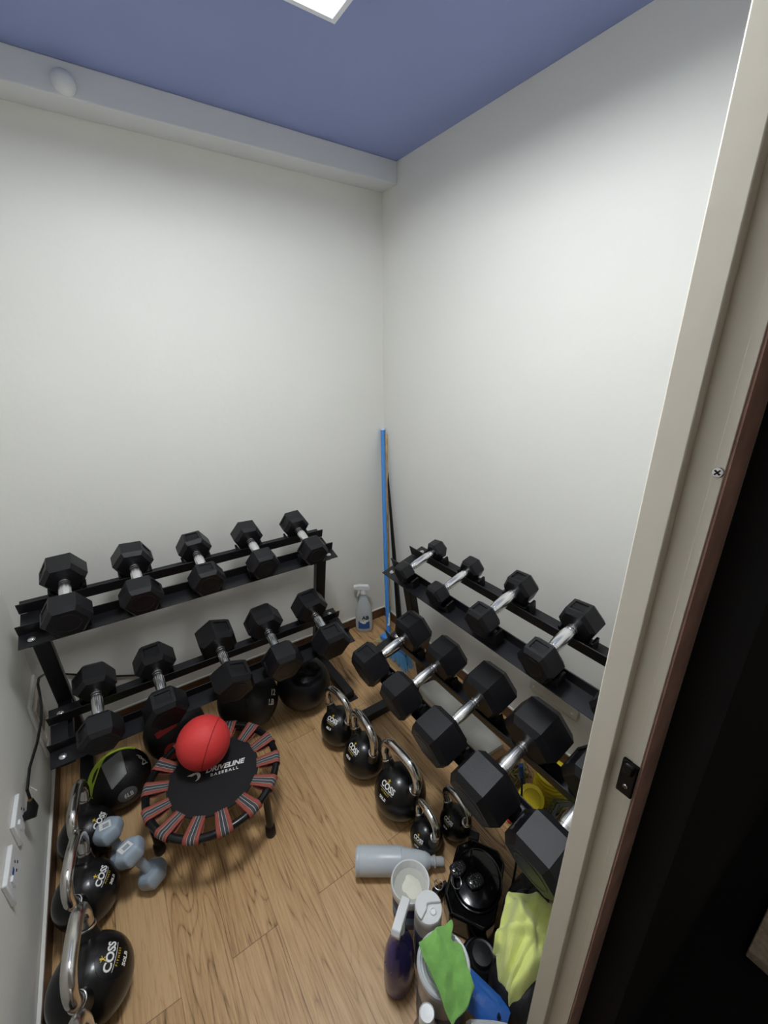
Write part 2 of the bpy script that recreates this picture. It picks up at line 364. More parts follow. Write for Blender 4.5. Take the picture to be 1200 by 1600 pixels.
RIGHT = [
 ('t', .768-.62, .041, .055, .052, (0, 10), '5LB', (4,), 'smallest, nearest the corner on top'),
 ('t', .969-.62, .044, .056, .052, (0, 0), '10LB', (4,), 'second from the corner on top'),
 ('t', 1.196-.62, .055, .067, .078, (0, 4), '15LB', (1,), 'third from the corner on top'),
 ('t', 1.415-.62, .061, .070, .068, (0, 6), '20LB', (1,), 'fourth from the corner on top'),
 ('t', 1.64-.62, .064, .075, .070, (0, 0), '25LB', (2,), 'top one mostly behind door frame'),
 ('l', .787-.62, .083, .104, .098, (0, 3), '50LB', (1,), 'lower one nearest the corner'),
 ('l', .994-.62, .081, .104, .100, (0, 0), '50LB', (4,), 'second from the corner below'),
 ('l', 1.212-.62, .089, .116, .112, (0, 2), '55LB', (2,), 'third from the corner below'),
 ('l', 1.408-.62, .096, .123, .092, (0, 0), '60LB', (4,), 'largest fully visible, lower tier'),
 ('l', 1.612-.62, .094, .120, .090, (0, 0), '60LB', (2,), 'lower one cut by door frame'),
]
LL_, RR_ = (-1.69, 0, 0), (-.066, -.62, 0)
make_rack('two-tier black dumbbell rack along the back wall, left of the corner', LL_, 0, [d[:6] for d in LEFT])
make_rack('two-tier black dumbbell rack along the right wall, by the door frame', RR_, -pi/2, [d[:6] for d in RIGHT])
for d in LEFT: make_dumbbell('black hex dumbbell on the back wall rack, '+d[8], 'hex dumbbells on the back wall rack', LL_, 0, *d[:8])
for d in RIGHT: make_dumbbell('black hex dumbbell on the right rack, '+d[8], 'hex dumbbells on the right wall rack', RR_, -pi/2, *d[:8])
# ------------------------------------------------------------------ kettlebells
def frame_at(n, roll=0):
    n = Vector(n).normalized(); z = Vector((0, 0, 1)); rgt = z.cross(n)
    if rgt.length < 1e-4: rgt = Vector((1, 0, 0))
    rgt.normalize(); upv = n.cross(rgt)
    return n, rgt*cos(roll)+upv*sin(roll), -rgt*sin(roll)+upv*cos(roll)
def on_sphere(c, r, n, rgt, upv, sq=(1, 1, 1)):
    c = Vector(c)
    def f(a, b_, h=0):
        d = (n*r+rgt*a+upv*b_).normalized(); return c+Vector((d.x*sq[0], d.y*sq[1], d.z*sq[2]))*(r+h)
    return f
def disc(mb, f, R_, h, mi=0, n=36, rings=5, sy=1):
    vs = [f(0, 0, h)]; fs = []
    for j in range(1, rings+1):
        for i in range(n): vs.append(f(R_*j/rings*cos(2*pi*i/n), sy*R_*j/rings*sin(2*pi*i/n), h))
    for i in range(n): fs.append((0, 1+i, 1+(i+1) % n))
    for j in range(rings-1):
        for i in range(n): fs.append((1+j*n+i, 1+j*n+(i+1) % n, 1+(j+1)*n+(i+1) % n, 1+(j+1)*n+i))
    for i in range(n):
        a = 2*pi*i/n; vs.append(f(R_*1.03*cos(a), sy*R_*1.03*sin(a), -.002))
    o = 1+rings*n
    for i in range(n): fs.append((1+(rings-1)*n+i, 1+(rings-1)*n+(i+1) % n, o+(i+1) % n, o+i))
    mb.add(vs, fs, mi)
def strip(mb, f, pts, wd, h, mi=0):
    for (a0, b0), (a1, b1) in zip(pts[:-1], pts[1:]):
        d = Vector((a1-a0, b1-b0)); L = d.length; d.normalize(); q = Vector((-d.y, d.x))*wd/2; m = max(1, int(L/.006)); vs = []
        for i in range(m+1):
            t = i/m; x, y = a0+(a1-a0)*t, b0+(b1-b0)*t
            vs += [f(x+q.x, y+q.y, h), f(x-q.x, y-q.y, h)]
        mb.add(vs, [(2*i, 2*i+1, 2*i+3, 2*i+2) for i in range(m)], mi)
def kettlebell(label, x, y, r, face_deg, lab_az, lab_el, wt, hh, hw, group, tr=None):
    """local: label side is -Y, handle runs along X"""
    yaw = radians(face_deg)+pi/2
    o = empty('kettlebell', label, 'kettlebell', (x, y, 0), yaw, group)
    c = Vector((0, 0, r*.97))
    b = MB()
    prof = []
    zb = -.90
    prof.append((.0001, r*(.97+zb)-.000)); 
    for j in range(0, 41):
        a = math.asin(zb)+(pi/2-.12-math.asin(zb))*j/40
        prof.append((r*cos(a), c.z+r*sin(a)))
    prof.append((.0001, c.z+r))
    z0 = prof[0][1]; prof = [(p, q-z0) for p, q in prof]; c.z -= z0
    b.lathe(prof, 56)
    # horns that carry the handle
    tr = tr or r*.175
    for s in (-1, 1):
        pth = [(s*r*.60, 0, c.z+r*.50), (s*r*.74, 0, c.z+r*.78), (s*r*.83, 0, c.z+r*1.0)]
        b.tube(pth, [tr*2.0, tr*1.35, tr*1.08], 24)
    b.build('body', kbblack, o, smooth=50)
    top = hh; hx = hw/2-tr; p = []
    cr = min(.045, hx*.6)
    p += [Vector((r*.81, 0, c.z+r*.93)), Vector((hx*1.0, 0, c.z+r*1.0+(top-tr-cr-c.z-r)*.55))]
    for i in range(9):
        a = (pi/2)*i/8; p.append(Vector((hx-cr+cr*cos(a), 0, top-tr-cr+cr*sin(a)-.006*(1-i/8))))
    full = p+[Vector((0, 0, top-tr+.004))]+[Vector((-q.x, 0, q.z)) for q in p[::-1]]
    # smooth resample
    dense = []
    for i in range(len(full)-1):
        p0 = full[max(i-1, 0)]; p1 = full[i]; p2 = full[i+1]; p3 = full[min(i+2, len(full)-1)]
        for s in range(4):
            t = s/4; dense.append(.5*((2*p1)+(-p0+p2)*t+(2*p0-5*p1+4*p2-p3)*t*t+(-p0+3*p1-3*p2+p3)*t**3))
    dense.append(full[-1])
    MB().tube(dense, tr, 24).build('handle', chromek, o, smooth=60)
    for s in (-1, 1):
        d = (Vector((s*r*.83, 0, c.z+r))-Vector((s*r*.74, 0, c.z+r*.78))).normalized()
        q = Vector((s*r*.815, 0, c.z+r*.955)); T = Matrix.Translation(q) @ d.to_track_quat('Z', 'Y').to_matrix().to_4x4()
        MB().lathe([(tr*1.0, -.004), (tr*1.22, -.002), (tr*1.22, .002), (tr*1.0, .004)], 24, T).build('collar', chromek, o)
    az = radians(lab_az)-yaw; el = radians(lab_el)
    n, rgt, upv = frame_at((cos(el)*cos(az), cos(el)*sin(az), sin(el)))
    f = on_sphere(c, r, n, rgt, upv); k = r/.096
    b = MB(); disc(b, f, .049*k, .0009); lab = b.build('weight_label', kblabel, o, smooth=60)
    b = MB(); h = .0013
    put_text(b, 'COSS', .0275*k, lambda a, v: f(a, v+.010*k, h), bold=.035, spacing=.98)
    strip(b, f, [(-.032*k, -.0035*k), (.032*k, -.0035*k)], .0014*k, h)
    if wt: put_text(b, wt, .0155*k, lambda a, v: f(a, v-.032*k, h), bold=.045)
    b.build('lettering', white, lab, smooth=0)
    b = MB(); put_text(b, 'FITNESS', .0080*k, lambda a, v: f(a, v-.0112*k, h), bold=.01, spacing=1.45)
    # small jumping figure over the O
    fx, fy = -.0075*k, .0265*k
    disc(b, lambda a, v, hh=0: f(a+fx, v+fy+.0065*k, h), .0024*k, h, n=12, rings=1)
    strip(b, f, [(fx, fy+.004*k), (fx+.0005*k, fy-.001*k)], 0.0034*k, h); strip(b, f, [(fx-.0065*k, fy+.0055*k), (fx, fy+.002*k), (fx+.007*k, fy+.0055*k)], .0018*k, h)
    strip(b, f, [(fx+.005*k, fy-.003*k), (fx, fy-.0005*k), (fx-.004*k, fy-.008*k)], .0018*k, h)
    b.build('emblem', yellowp, lab, smooth=0)
    return o
GL, GR = 'kettlebells in a row along the left wall', 'kettlebells in front of the right rack'
kettlebell('black kettlebell with chrome handle by the left wall, label half hidden by the grey dumbbell', -1.640, -.590, .085, -8, -30, 45, '', .262, .205, GL)
kettlebell('black 30LB kettlebell with chrome handle by the left wall, behind the 50LB one', -1.646, -.790, .086, -10, -22, 44, '30LB', .270, .205, GL)
kettlebell('black 50LB kettlebell at the left wall, its whole label seen lying sideways', -1.637, -1.032, .096, -8, -17, 46, '50LB', .285, .21, GL)
kettlebell('black kettlebell at the bottom left corner, only its handle end in view', -1.640, -1.262, .096, -8, -17, 46, '50LB', .285, .205, GL)
kettlebell('black 40LB kettlebell with chrome handle, farthest of the right group', -.714, -.684, .083, 188, 200, 52, '40LB', .265, .180, GR)
kettlebell('black 45LB kettlebell with chrome handle, second farthest of the right group', -.702, -.872, .088, 178, 182, 48, '45LB', .278, .186, GR)
kettlebell('black 50LB kettlebell with chrome handle, largest of the right group', -.676, -1.081, .096, 184, 186, 44, '50LB', .290, .21, GR)
kettlebell('small black 10LB kettlebell beside the mouth of the lying grey bottle', -.680, -1.238, .056, 175, 192, 30, '10LB', .185, .130, GR, .0125)
kettlebell('small black 15LB kettlebell in front of the largest hex dumbbell', -.566, -1.264, .057, 180, 182, 40, '15LB', .19, .14, GR, .0125)
# ------------------------------------------------------------------ balls
def sph_patch(mb, f, quad, h, n=14, mi=0):
    vs = []
    for i in range(n+1):
        for j in range(n+1):
            u, v = i/n, j/n
            a = (1-u)*(1-v)*quad[0][0]+u*(1-v)*quad[1][0]+u*v*quad[2][0]+(1-u)*v*quad[3][0]
            c = (1-u)*(1-v)*quad[0][1]+u*(1-v)*quad[1][1]+u*v*quad[2][1]+(1-u)*v*quad[3][1]
            e = h if 0 < i < n and 0 < j < n else -.001
            vs.append(f(a, c, e))
    mb.add(vs, [(i*(n+1)+j, (i+1)*(n+1)+j, (i+1)*(n+1)+j+1, i*(n+1)+j+1) for i in range(n) for j in range(n)], mi)
ballblk = mat('black_ball_rubber', srgb(18, 18, 20), .55, bump=.9, bscale=160, det=2)
ballsm = mat('black_ball_vinyl', srgb(20, 20, 22), .5, bump=.3, bscale=60)
greyv = mat('grey_vinyl', srgb(140, 142, 143), .5, bump=.2, bscale=300)
lime = mat('lime_vinyl', srgb(196, 228, 62), .45)
redv = mat('dull_red_vinyl', srgb(176, 48, 50), .5)
r = .1; c0 = Vector((0, 0, r))
t = empty('medicine_ball', 'black medicine ball with grey panel and lime edge below the left rack', 'ball', (-1.527, -.439, 0))
MB().sphere(c0, r, 64, 48).build('shell', ballblk, t)
toC = (Vector((-1.3377, -1.9546, 1.6))-Vector((-1.527, -.439, r))).normalized()
def camframe(P, roll=0):
    n = (Vector((-1.3377, -1.9546, 1.6))-Vector(P)).normalized(); rg = Vector((0, 0, 1)).cross(n).normalized(); u_ = n.cross(rg)
    return n, rg*cos(roll)+u_*sin(roll), -rg*sin(roll)+u_*cos(roll)
n, rg, u_ = camframe((-1.527, -.439, r))
def disc_map(c, r, n, rg, u_):
    def f(x, y, h=0):
        q = x*x+y*y
        if q > .999: x, y = x/sqrt(q)*.9995, y/sqrt(q)*.9995; q = .999
        return c+(n*sqrt(1-q)+rg*x+u_*y).normalized()*(r+h)
    return f
f = disc_map(c0, r, n, rg, u_)
b = MB(); sph_patch(b, f, [(-.50, .76), (.26, .94), (.20, .02), (-.38, -.26)], .0014); b.build('grey_panel', greyv, t)
b = MB(); vs = []
for i in range(25):
    s = i/24; a = radians(190-100*s); wv = sin(pi*min(1, s*1.1+.02)) if s < .88 else .25
    ri = .985-.20*max(.18, wv); vs += [f(ri*cos(a), ri*sin(a), .0016), f(.998*cos(a), .998*sin(a), .004+.004*wv)]
b.add(vs, [(2*i, 2*i+1, 2*i+3, 2*i+2) for i in range(24)])
vs = []
for i in range(13):
    s = i/12; a = radians(92-45*s); vs += [f(.93*cos(a), .93*sin(a), .0016), f(.998*cos(a), .998*sin(a), .003)]
b.add(vs, [(2*i, 2*i+1, 2*i+3, 2*i+2) for i in range(12)])
b.build('lime_band', lime, t)
f2 = lambda a, v, h=0: f(a+.03, v-.62, h)
b = MB(); disc(b, f2, .31, .0014, sy=.66); em = b.build('round_emblem', mat('emblem_grey', srgb(98, 100, 102), .5, bump=.8, bscale=150), t)
b = MB(); put_text(b, '6LB', .19, lambda a, v: f2(a+.03, v-.03, .002), bold=.02); b.build('weight_mark', white, em, smooth=0)
b = MB(); lg = [(.62, .46), (.74, .34), (.76, .18), (.70, .06), (.76, .02), (.84, .08), (.78, .22), (.70, .28), (.66, .38)]
strip(b, lambda x, y, h: f(x, y, h), lg, .022, .002); strip(b, f, [(.70, .05), (.88, .03)], .04, .002); strip(b, f, [(.92, .10), (.965, .11)], .03, .002)
b.build('white_mark', white, t, smooth=0)
# black ball with red marks
r = .12; t = empty('medicine_ball', 'black medicine ball with red band marks behind the bright red ball', 'ball', (-1.318, -.335, 0)); c0 = Vector((0, 0, r))
MB().sphere(c0, r, 64, 48).build('shell', ballsm, t)
n, rg, u_ = camframe((-1.318, -.335, r)); f = disc_map(c0, r, n, rg, u_)
b = MB(); sph_patch(b, f, [(-.63, .10), (.08, .30), (.10, .06), (-.58, -.10)], .0014); b.build('red_band', redv, t)
f2 = lambda a, v, h=0: f(a-.22, v-.62, h)
b = MB(); disc(b, f2, .24, .0014); em = b.build('round_emblem', redv, t)
b = MB(); put_text(b, 'C', .15, lambda a, v: f2(a+.03, v, .002), bold=.02); b.build('weight_mark', white, em, smooth=0)
# 12 lb ball
r = .134; t = empty('medicine_ball', 'matt black medicine ball marked 12 LB under the back rack', 'ball', (-1.011, -.361, 0)); c0 = Vector((0, 0, r))
MB().sphere(c0, r, 64, 48).build('shell', ballsm, t)
n, rg, u_ = camframe((-1.011, -.361, r), 0); f = disc_map(c0, r, n, rg, u_)
def trn(a, v, x, y, th=radians(-14)): return f(a*cos(th)-v*sin(th)+x, a*sin(th)+v*cos(th)+y, .0008)
b = MB(); put_text(b, '12', .26, lambda a, v: trn(a*.62, v, .79, -.03), bold=.03); put_text(b, 'LB', .25, lambda a, v: trn(a*.68, v, .68, -.31), bold=.03)
b.build('weight_mark', white, t, smooth=0)
b = MB()
for k in range(4): b.tube([c0+Vector((cos(a_)*sin(k*pi/4+.3)*r*1.001, cos(a_)*cos(k*pi/4+.3)*r*1.001, sin(a_)*r*1.001)) for a_ in [2*pi*i/64 for i in range(64)]], .0009, 6, True)
b.build('seams', ballblk, t)
# big ball with grips
r = .126; t = empty('grip_ball', 'large black rubber ball with moulded hand grip under the back rack right end', 'ball', (-.757, -.405, 0)); c0 = Vector((0, 0, r))
n, rg, u_ = camframe((-.757, -.405, r)); n = (n+u_*.35+rg*.12).normalized(); rg = (rg-n*rg.dot(n)).normalized(); u_ = n.cross(rg)
b = MB(); 
nu, nv = 72, 56; vs = []
for j in range(nv+1):
    for i in range(nu):
        th = pi*j/nv; ph = 2*pi*i/nu
        d = n*cos(th)+(rg*cos(ph)+u_*sin(ph))*sin(th)
        a_, b_ = d.dot(rg), d.dot(u_); e2 = sqrt((a_/.55)**2+((b_)/.42)**2)
        dep = 0
        if d.dot(n) > 0 and e2 < 1.15:
            t_ = max(0, min(1, (1.15-e2)/.3)); dep = t_*t_*(3-2*t_)*.035
            if abs(b_-.05) < .11: dep *= .1+.9*min(1, abs(b_-.05)/.11)
        vs.append(c0+d*(r-dep))
b.add(vs, [(j*nu+i, j*nu+(i+1) % nu, (j+1)*nu+(i+1) % nu, (j+1)*nu+i) for j in range(nv) for i in range(nu)])
b.build('shell', mat('slam_ball', srgb(20, 20, 24), .4, bump=.3, bscale=80), t)
# ------------------------------------------------------------------ rebounder
t = empty('mini_trampoline', 'small round black rebounder with red striped straps on the wood floor', 'trampoline', (-1.241, -.73, 0))
ZR, RRm, RM = .215, .214, .152
MB().tube([(RRm*cos(2*pi*i/72), RRm*sin(2*pi*i/72), ZR) for i in range(72)], .0125, 14, True).build('rim', mat('black_tube', srgb(20, 20, 22), .25), t)
netm = mat('black_mat_fabric', srgb(23, 23, 26), .75, bump=.6, bscale=900)
b = MB().lathe([(.0001, ZR+.004), (RM, ZR+.004), (RM+.001, ZR+.001), (RM, ZR-.001), (.0001, ZR-.001)], 72); mt = b.build('jumping_mat', netm, t)
b = MB()
for k in range(0, 360, 8):
    a0, a1 = radians(k), radians(k+4); b.tube([(RM*cos(a0), RM*sin(a0), ZR-.004), (RRm*cos(a1), RRm*sin(a1), ZR-.006)], .0012, 5)
strp_r = mat('strap_red', srgb(152, 78, 66), .75, bump=.4, bscale=500); strp_g = mat('strap_grey', srgb(70, 72, 78), .75, bump=.4, bscale=500); strp_w = mat('strap_white', srgb(190, 186, 180), .75)
prof = [(-.0245, 0), (-.0115, 0)], [(-.0115, 2), (-.0103, 2)], [(-.0103, 1), (-.001, 1)], [(-.001, 2), (.001, 2)], [(.001, 1), (.0103, 1)], [(.0103, 2), (.0115, 2)], [(.0115, 0), (.0245, 0)]
for k in range(14):
    A = radians(8+360/14*k); e = Vector((cos(A), sin(A), 0)); tt = Vector((-sin(A), cos(A), 0)); b = MB()
    path = [(RM-.006, ZR+.0045), (RM+.003, ZR+.005), (RRm-.028, ZR+.010)]
    for i in range(11):
        a = radians(125-28*i); path.append((RRm+.0145*cos(a), ZR+.0145*sin(a)))
    path += [(RRm-.03, ZR-.011), (RM+.003, ZR-.003)]
    for (p0, p1) in prof:
        vs = []
        for j, (rr, zz) in enumerate(path):
            ns = .8+.2*min(1, max(0, (rr-RM)/(RRm-RM)))
            vs += [e*rr+tt*p0[0]*ns+Vector((0, 0, zz)), e*rr+tt*p1[0]*ns+Vector((0, 0, zz))]
        b.add(vs, [(2*i, 2*i+1, 2*i+3, 2*i+2) for i in range(len(path)-1)], p0[1])
    b.build('strap', [strp_r, strp_g, strp_w], t, smooth=60, solid=.0012)
for A in (180, -52, 62):
    a = radians(A); e = Vector((cos(a), sin(a), 0))
    lg = MB().tube([e*(RRm-.004)+Vector((0, 0, ZR)), e*(RRm-.006)+Vector((0, 0, .02))], .0125, 16).build('leg', mat('black_tube', srgb(20, 20, 22), .25), t)
    MB().lathe([(.017, 0), (.018, .004), (.017, .04), (.013, .045)], 20, Matrix.Translation(e*(RRm-.006))).build('rubber_foot', rubber, lg)
b = MB(); rotT = radians(-15.6); dx = Vector((cos(rotT), sin(rotT), 0)); dy = Vector((-sin(rotT), cos(rotT), 0)); dz = Vector((0, 0, ZR+.0052))
org = Vector((-1.200, -.722, 0))-Vector((-1.241, -.73, 0))
put_text(b, 'DRIVELINE', .0275, lambda a, v: org+dx*a+dy*v+dz, bold=.035, shear=.25)
put_text(b, 'BASEBALL', .0160, lambda a, v: org+dx*(a-.001)+dy*(v-.0225)+dz, bold=.02, spacing=1.42)
lgp = []
for i in range(15):
    s = i/14; a = radians(120-205*s); lgp.append((.0175*cos(a), .0175*sin(a)))
o0 = org+dx*-.098+dy*-.012
vs = []
for i, (x, y) in enumerate(lgp):
    wd = .002+.009*sin(pi*i/14); k = 1-wd/.0175*1.0
    vs += [o0+dx*x+dy*y+dz, o0+dx*x*k+dy*y*k+dz]
b.add(vs, [(2*i, 2*i+1, 2*i+3, 2*i+2) for i in range(14)])
b.add([o0+dx*x+dy*y+dz for x, y in ((-.028, .012), (-.006, .018), (.006, .011), (-.012, .006))], [(0, 1, 2, 3)])
b.build('printed_lettering', white, mt, smooth=0)
# red ball
t = empty('rubber_ball', 'bright red rubber ball resting on the black rebounder mat', 'ball', (-1.247, -.665, ZR+.005))
redb = mat('red_rubber', srgb(222, 62, 62), .55, bump=.5, bscale=350, var=.06, vscale=10)
Rb = Euler((radians(20), radians(-30), radians(-50))).to_matrix()
MB().sphere((0, 0, .0915), .09, 64, 48).build('shell', redb, t)
b = MB(); cc = Vector((0, 0, .0915)); n, rg, u_ = camframe((-1.247, -.665, .30)); n2 = (rg*.80-u_*.50+n*.10).normalized()
for off in (.30,):
    q = n2.orthogonal().normalized(); q2 = n2.cross(q); rr = .0898*sqrt(1-off**2)
    b.tube([cc+n2*off*.0898+(q*cos(2*pi*i/72)+q2*sin(2*pi*i/72))*rr for i in range(72)], .0016, 8, True)
b.build('seam', mat('dark_red_seam', srgb(150, 34, 38), .6), t)
# ------------------------------------------------------------------ grey vinyl dumbbells
gv = mat('blue_grey_vinyl', srgb(158, 172, 186), .3, bump=.05, bscale=100)
def vinyl_db(label, p0, p1, spin):
    p0, p1 = Vector(p0), Vector(p1); d = p1-p0; L = d.length
    o = empty('vinyl_dumbbell', label, 'dumbbell', p0, group='blue-grey vinyl dumbbells', rot=d.to_track_quat('Z', 'Y').to_euler())
    Rh = .045
    for z, nm in ((0, 'head'), (L, 'head')):
        b = MB(); vs = []
        for zz, k in ((-.026, .72), (-.019, .93), (-.006, 1), (.006, 1), (.019, .93), (.026, .72)):
            vs += [Vector((Rh*k*cos(radians(60*i)+spin)*1.0, Rh*k*sin(radians(60*i)+spin), z+zz)) for i in range(6)]
        fs = [tuple(range(6)), tuple(range(30, 36))]+[(j*6+i, j*6+(i+1) % 6, (j+1)*6+(i+1) % 6, (j+1)*6+i) for j in range(5) for i in range(6)]
        b.add(vs, fs); h = b.build(nm, gv, o, smooth=50, bevel=.004, seg=3)
        if z > 0:
            b = MB(); zt = z+.0268; hx = [(Rh*.70*cos(radians(60*i)+spin), Rh*.70*sin(radians(60*i)+spin), zt) for i in range(6)]
            A = radians(spin*0+90); tri = [(Rh*.36*cos(A+radians(120*i)), Rh*.36*sin(A+radians(120*i)), zt) for i in range(3)]
            # diamond shaped white mark with an open triangle
            dm = [(Rh*.66*cos(A), Rh*.66*sin(A)), (Rh*.36*cos(A+pi/2), Rh*.36*sin(A+pi/2)), (-Rh*.64*cos(A), -Rh*.64*sin(A)), (Rh*.36*cos(A-pi/2), Rh*.36*sin(A-pi/2))]
            dm = [(x*1.25, y, zt) for x, y in dm]; inn = [(x*.55, y*.50+.003, zt) for x, y, _ in dm]
            b.add(dm+inn, [(0, 1, 5, 4), (1, 2, 6, 5), (2, 3, 7, 6), (3, 0, 4, 7)]); b.build('white_emblem', white, h, smooth=0)
    MB().lathe([(.016, .012), (.0125, .025), (.0135, L/2), (.0125, L-.025), (.016, L-.012)], 24).build('handle', gv, o)
vinyl_db('blue-grey vinyl dumbbell standing nearest the rebounder', (-1.477, -.822, .044), (-1.517, -.800, .158), .35)
vinyl_db('blue-grey vinyl dumbbell standing among the left kettlebells, lower head hidden', (-1.550, -.706, .044), (-1.570, -.683, .152), .6)
# ------------------------------------------------------------------ brooms and poles in the corner
t = empty('broom', 'broom with blue pole and light blue bristles standing in the corner', 'broom', (-.19, -.36, 0))
bl = mat('blue_plastic', srgb(72, 140, 214), .35)
pb = Vector((-.172, -.285, .095)); pt = Vector((-.016, -.014, 1.22)); B0 = Vector((-.19, -.36, 0))
pole = MB().tube([pb-B0, pb.lerp(pt, .35)+Vector((-.006, -.002, 0))-B0, pb.lerp(pt, .7)+Vector((-.004, 0, 0))-B0, pt-B0], .0115, 16).build('pole', bl, t)
MB().tube([pt-B0, pt-B0+Vector((.0005, .001, .012))], .0135, 16).build('end_cap', mat('milky_plastic', srgb(215, 225, 235), .4), pole)
q = pb.lerp(pt, .04); q2 = pb.lerp(pt, .10); MB().tube([q-B0, q2-B0], .0122, 16).build('paper_sticker', white, pole)
b = MB().box((-.005, -.03, .10), (.06, .20, .03), Matrix.Rotation(.15, 3, 'Z')); b.build('brush_block', bl, t, bevel=.006)
b = MB(); random.seed(3)
for i in range(420):
    x, y = random.uniform(-.027, .027), random.uniform(-.125, .065); fl = 1.35
    b.tube([(x-.005, y, .088), ((x*fl-.005)+random.uniform(-.01, .01), y*fl+random.uniform(-.01, .01), .002+random.random()*.008)], .0011, 4)
tag(b.build('bristles', mat('light_blue_bristle', srgb(120, 190, 240), .5), t, smooth=0), kind='stuff')
t = empty('wooden_pole', 'thin bare wooden pole with green lower sleeve behind the blue broom', 'pole', (-.03, -.10, 0))
w0, w1 = Vector((-.055, -.132, 0.004)), Vector((-.008, -.036, 1.2)); T0 = Vector((-.03, -.10, 0))
wp = MB().tube([w0-T0, w1-T0], .0065, 12).build('shaft', mat('pale_wood', srgb(196, 164, 118), .6, var=.2, vscale=25), t)
MB().tube([w0.lerp(w1, .055)-T0, w0.lerp(w1, .115)-T0], .0078, 12).build('green_sleeve', mat('green_sleeve', srgb(66, 150, 110), .5), wp)
b0, b1 = Vector((-.040, -.225, .004)), Vector((-.012, -.052, .985))
o = MB().tube([Vector((0, 0, 0)), b1-b0], [.0190, .0050], 12).build('tapered_pole', blackpl, loc=tuple(b0)); tag(o, 'black tapered pole leaning in the corner right of the blue broom', 'pole')
# tangle of cord at the foot of the broom
random.seed(5); P = []
for i in range(60):
    a = i*.55; P.append((-.205+.022*cos(a)+.012*sin(a*.37), -.235+.02*sin(a*1.13)+.01*cos(a*.51), .006+.004*sin(a*2.1)+i*.0004))
o = MB().tube([(x+.205, y+.235, z) for x, y, z in P], .0022, 6).build('cord', mat('cream_cord', srgb(205, 186, 150), .8), loc=(-.205, -.235, 0)); tag(o, 'small cream cord tangle on the floor by the blue pole foot', 'cord')
# ------------------------------------------------------------------ plastics
clear = mat('frosted_clear', srgb(236, 240, 243), .25, trans=.5, ior=1.3)
milky = mat('milky_body', srgb(188, 198, 206), .4, trans=.25)
whitep = mat('white_plastic', srgb(228, 229, 230), .4)
bluelab = mat('blue_label', srgb(38, 88, 160), .4); navy = mat('navy_label', srgb(28, 40, 104), .4)
def trigger(mb, M_, s=1.0):
    pr_ = lambda pts, h0, h1: mb.prism([(a*s, c*s) for a, c in pts], h0*s, h1*s, lambda a, c, h: M_ @ Vector((a, h, c)))
    pr_([(-.030, .012), (.045, .020), (.050, .026), (.050, .036), (.02, .042), (-.026, .040), (-.034, .028)], -.0115, .0115)
    pr_([(.012, .018), (.022, .018), (.030, .0), (.036, -.026), (.031, -.028), (.022, -.008)], -.006, .006)
    mb.lathe([(.014*s, -.012*s), (.014*s, .008*s), (.010*s, .016*s)], 20, M_)
def spray_bottle(label, loc, rz, prof, sx, sy, bodym, trigm, h, s=1.0, liquid=None, name='spray_bottle'):
    t = empty(name, label, 'spray bottle', loc, rz)
    b = MB().lathe(prof, 40, sx=sx, sy=sy); bd = b.build('bottle', bodym, t, smooth=50)
    b = MB(); trigger(b, Matrix.Translation((0, 0, h)), s); b.build('trigger_head', trigm, t, smooth=40, bevel=.002)
    return t, bd
pf = [(.046, 0), (.052, .005), (.053, .03), (.052, .10), (.049, .15), (.038, .19), (.027, .22), (.017, .243), (.016, .262)]
t, bd = spray_bottle('clear spray bottle marked AB with blue label by the back wall', (-.205, -.070, 0), radians(146), pf, 1.0, .58, mat('clear_bottle', srgb(214, 222, 224), .22, trans=.25), whitep, .272, 1.15)
def oval(a_, z_, e, R_=.052, sx=1.0, sy=.58):
    th = pi/2-a_/R_; return Vector(((R_*sx+e)*cos(th), (R_*sy+e)*sin(th), z_))
n_ = 12; b = MB(); vs = []
for i in range(n_+1):
    x = -.036+.072*i/n_; vs += [oval(x, .03, .0026), oval(x, .082, .0026)]
b.add(vs, [(2*i, 2*i+1, 2*i+3, 2*i+2) for i in range(n_)]); lb = b.build('front_label', bluelab, bd)
b = MB(); put_text(b, 'AB', .034, lambda a, v: oval(-a-.010, v+.108, .003), bold=.03); b.build('lettering', mat('dark_print', srgb(40, 44, 60), .5), lb, smooth=0)
b = MB()
for x, z, rr in [(-.014, .086, .013), (.012, .080, .012), (.0, .074, .013)]:
    vs = [oval(x, z, .0034)]+[oval(x+rr*cos(2*pi*i/14), z+.6*rr*sin(2*pi*i/14), .0034) for i in range(14)]
    b.add(vs, [(0, 1+i, 1+(i+1) % 14) for i in range(14)])
b.build('swirl', white, lb, smooth=0)
# blue-liquid spray bottle
def blue_mat():
    m = mat('blue_liquid_bottle', srgb(72, 68, 140), .2, trans=.35, coat=.3)
    return m
pf = [(.038, 0), (.044, .006), (.046, .03), (.046, .09), (.043, .13), (.033, .165), (.020, .188), (.015, .20), (.0145, .225)]
t, bd = spray_bottle('spray bottle of dark blue liquid with white trigger head', (-.955, -1.452, 0), radians(33), pf, 1.10, .86, blue_mat(), whitep, .232, 1.0)
b = MB()
for k in range(26):
    random.seed(k); a = random.uniform(-.45, .45); z = random.uniform(.05, .13); th = radians(150)+a
    b.sphere((.042*1.10*cos(th), .042*.86*sin(th), z), .0032, 6, 4)
b.build('embossed_text_band', mat('violet_plastic', srgb(92, 80, 110), .35), bd)
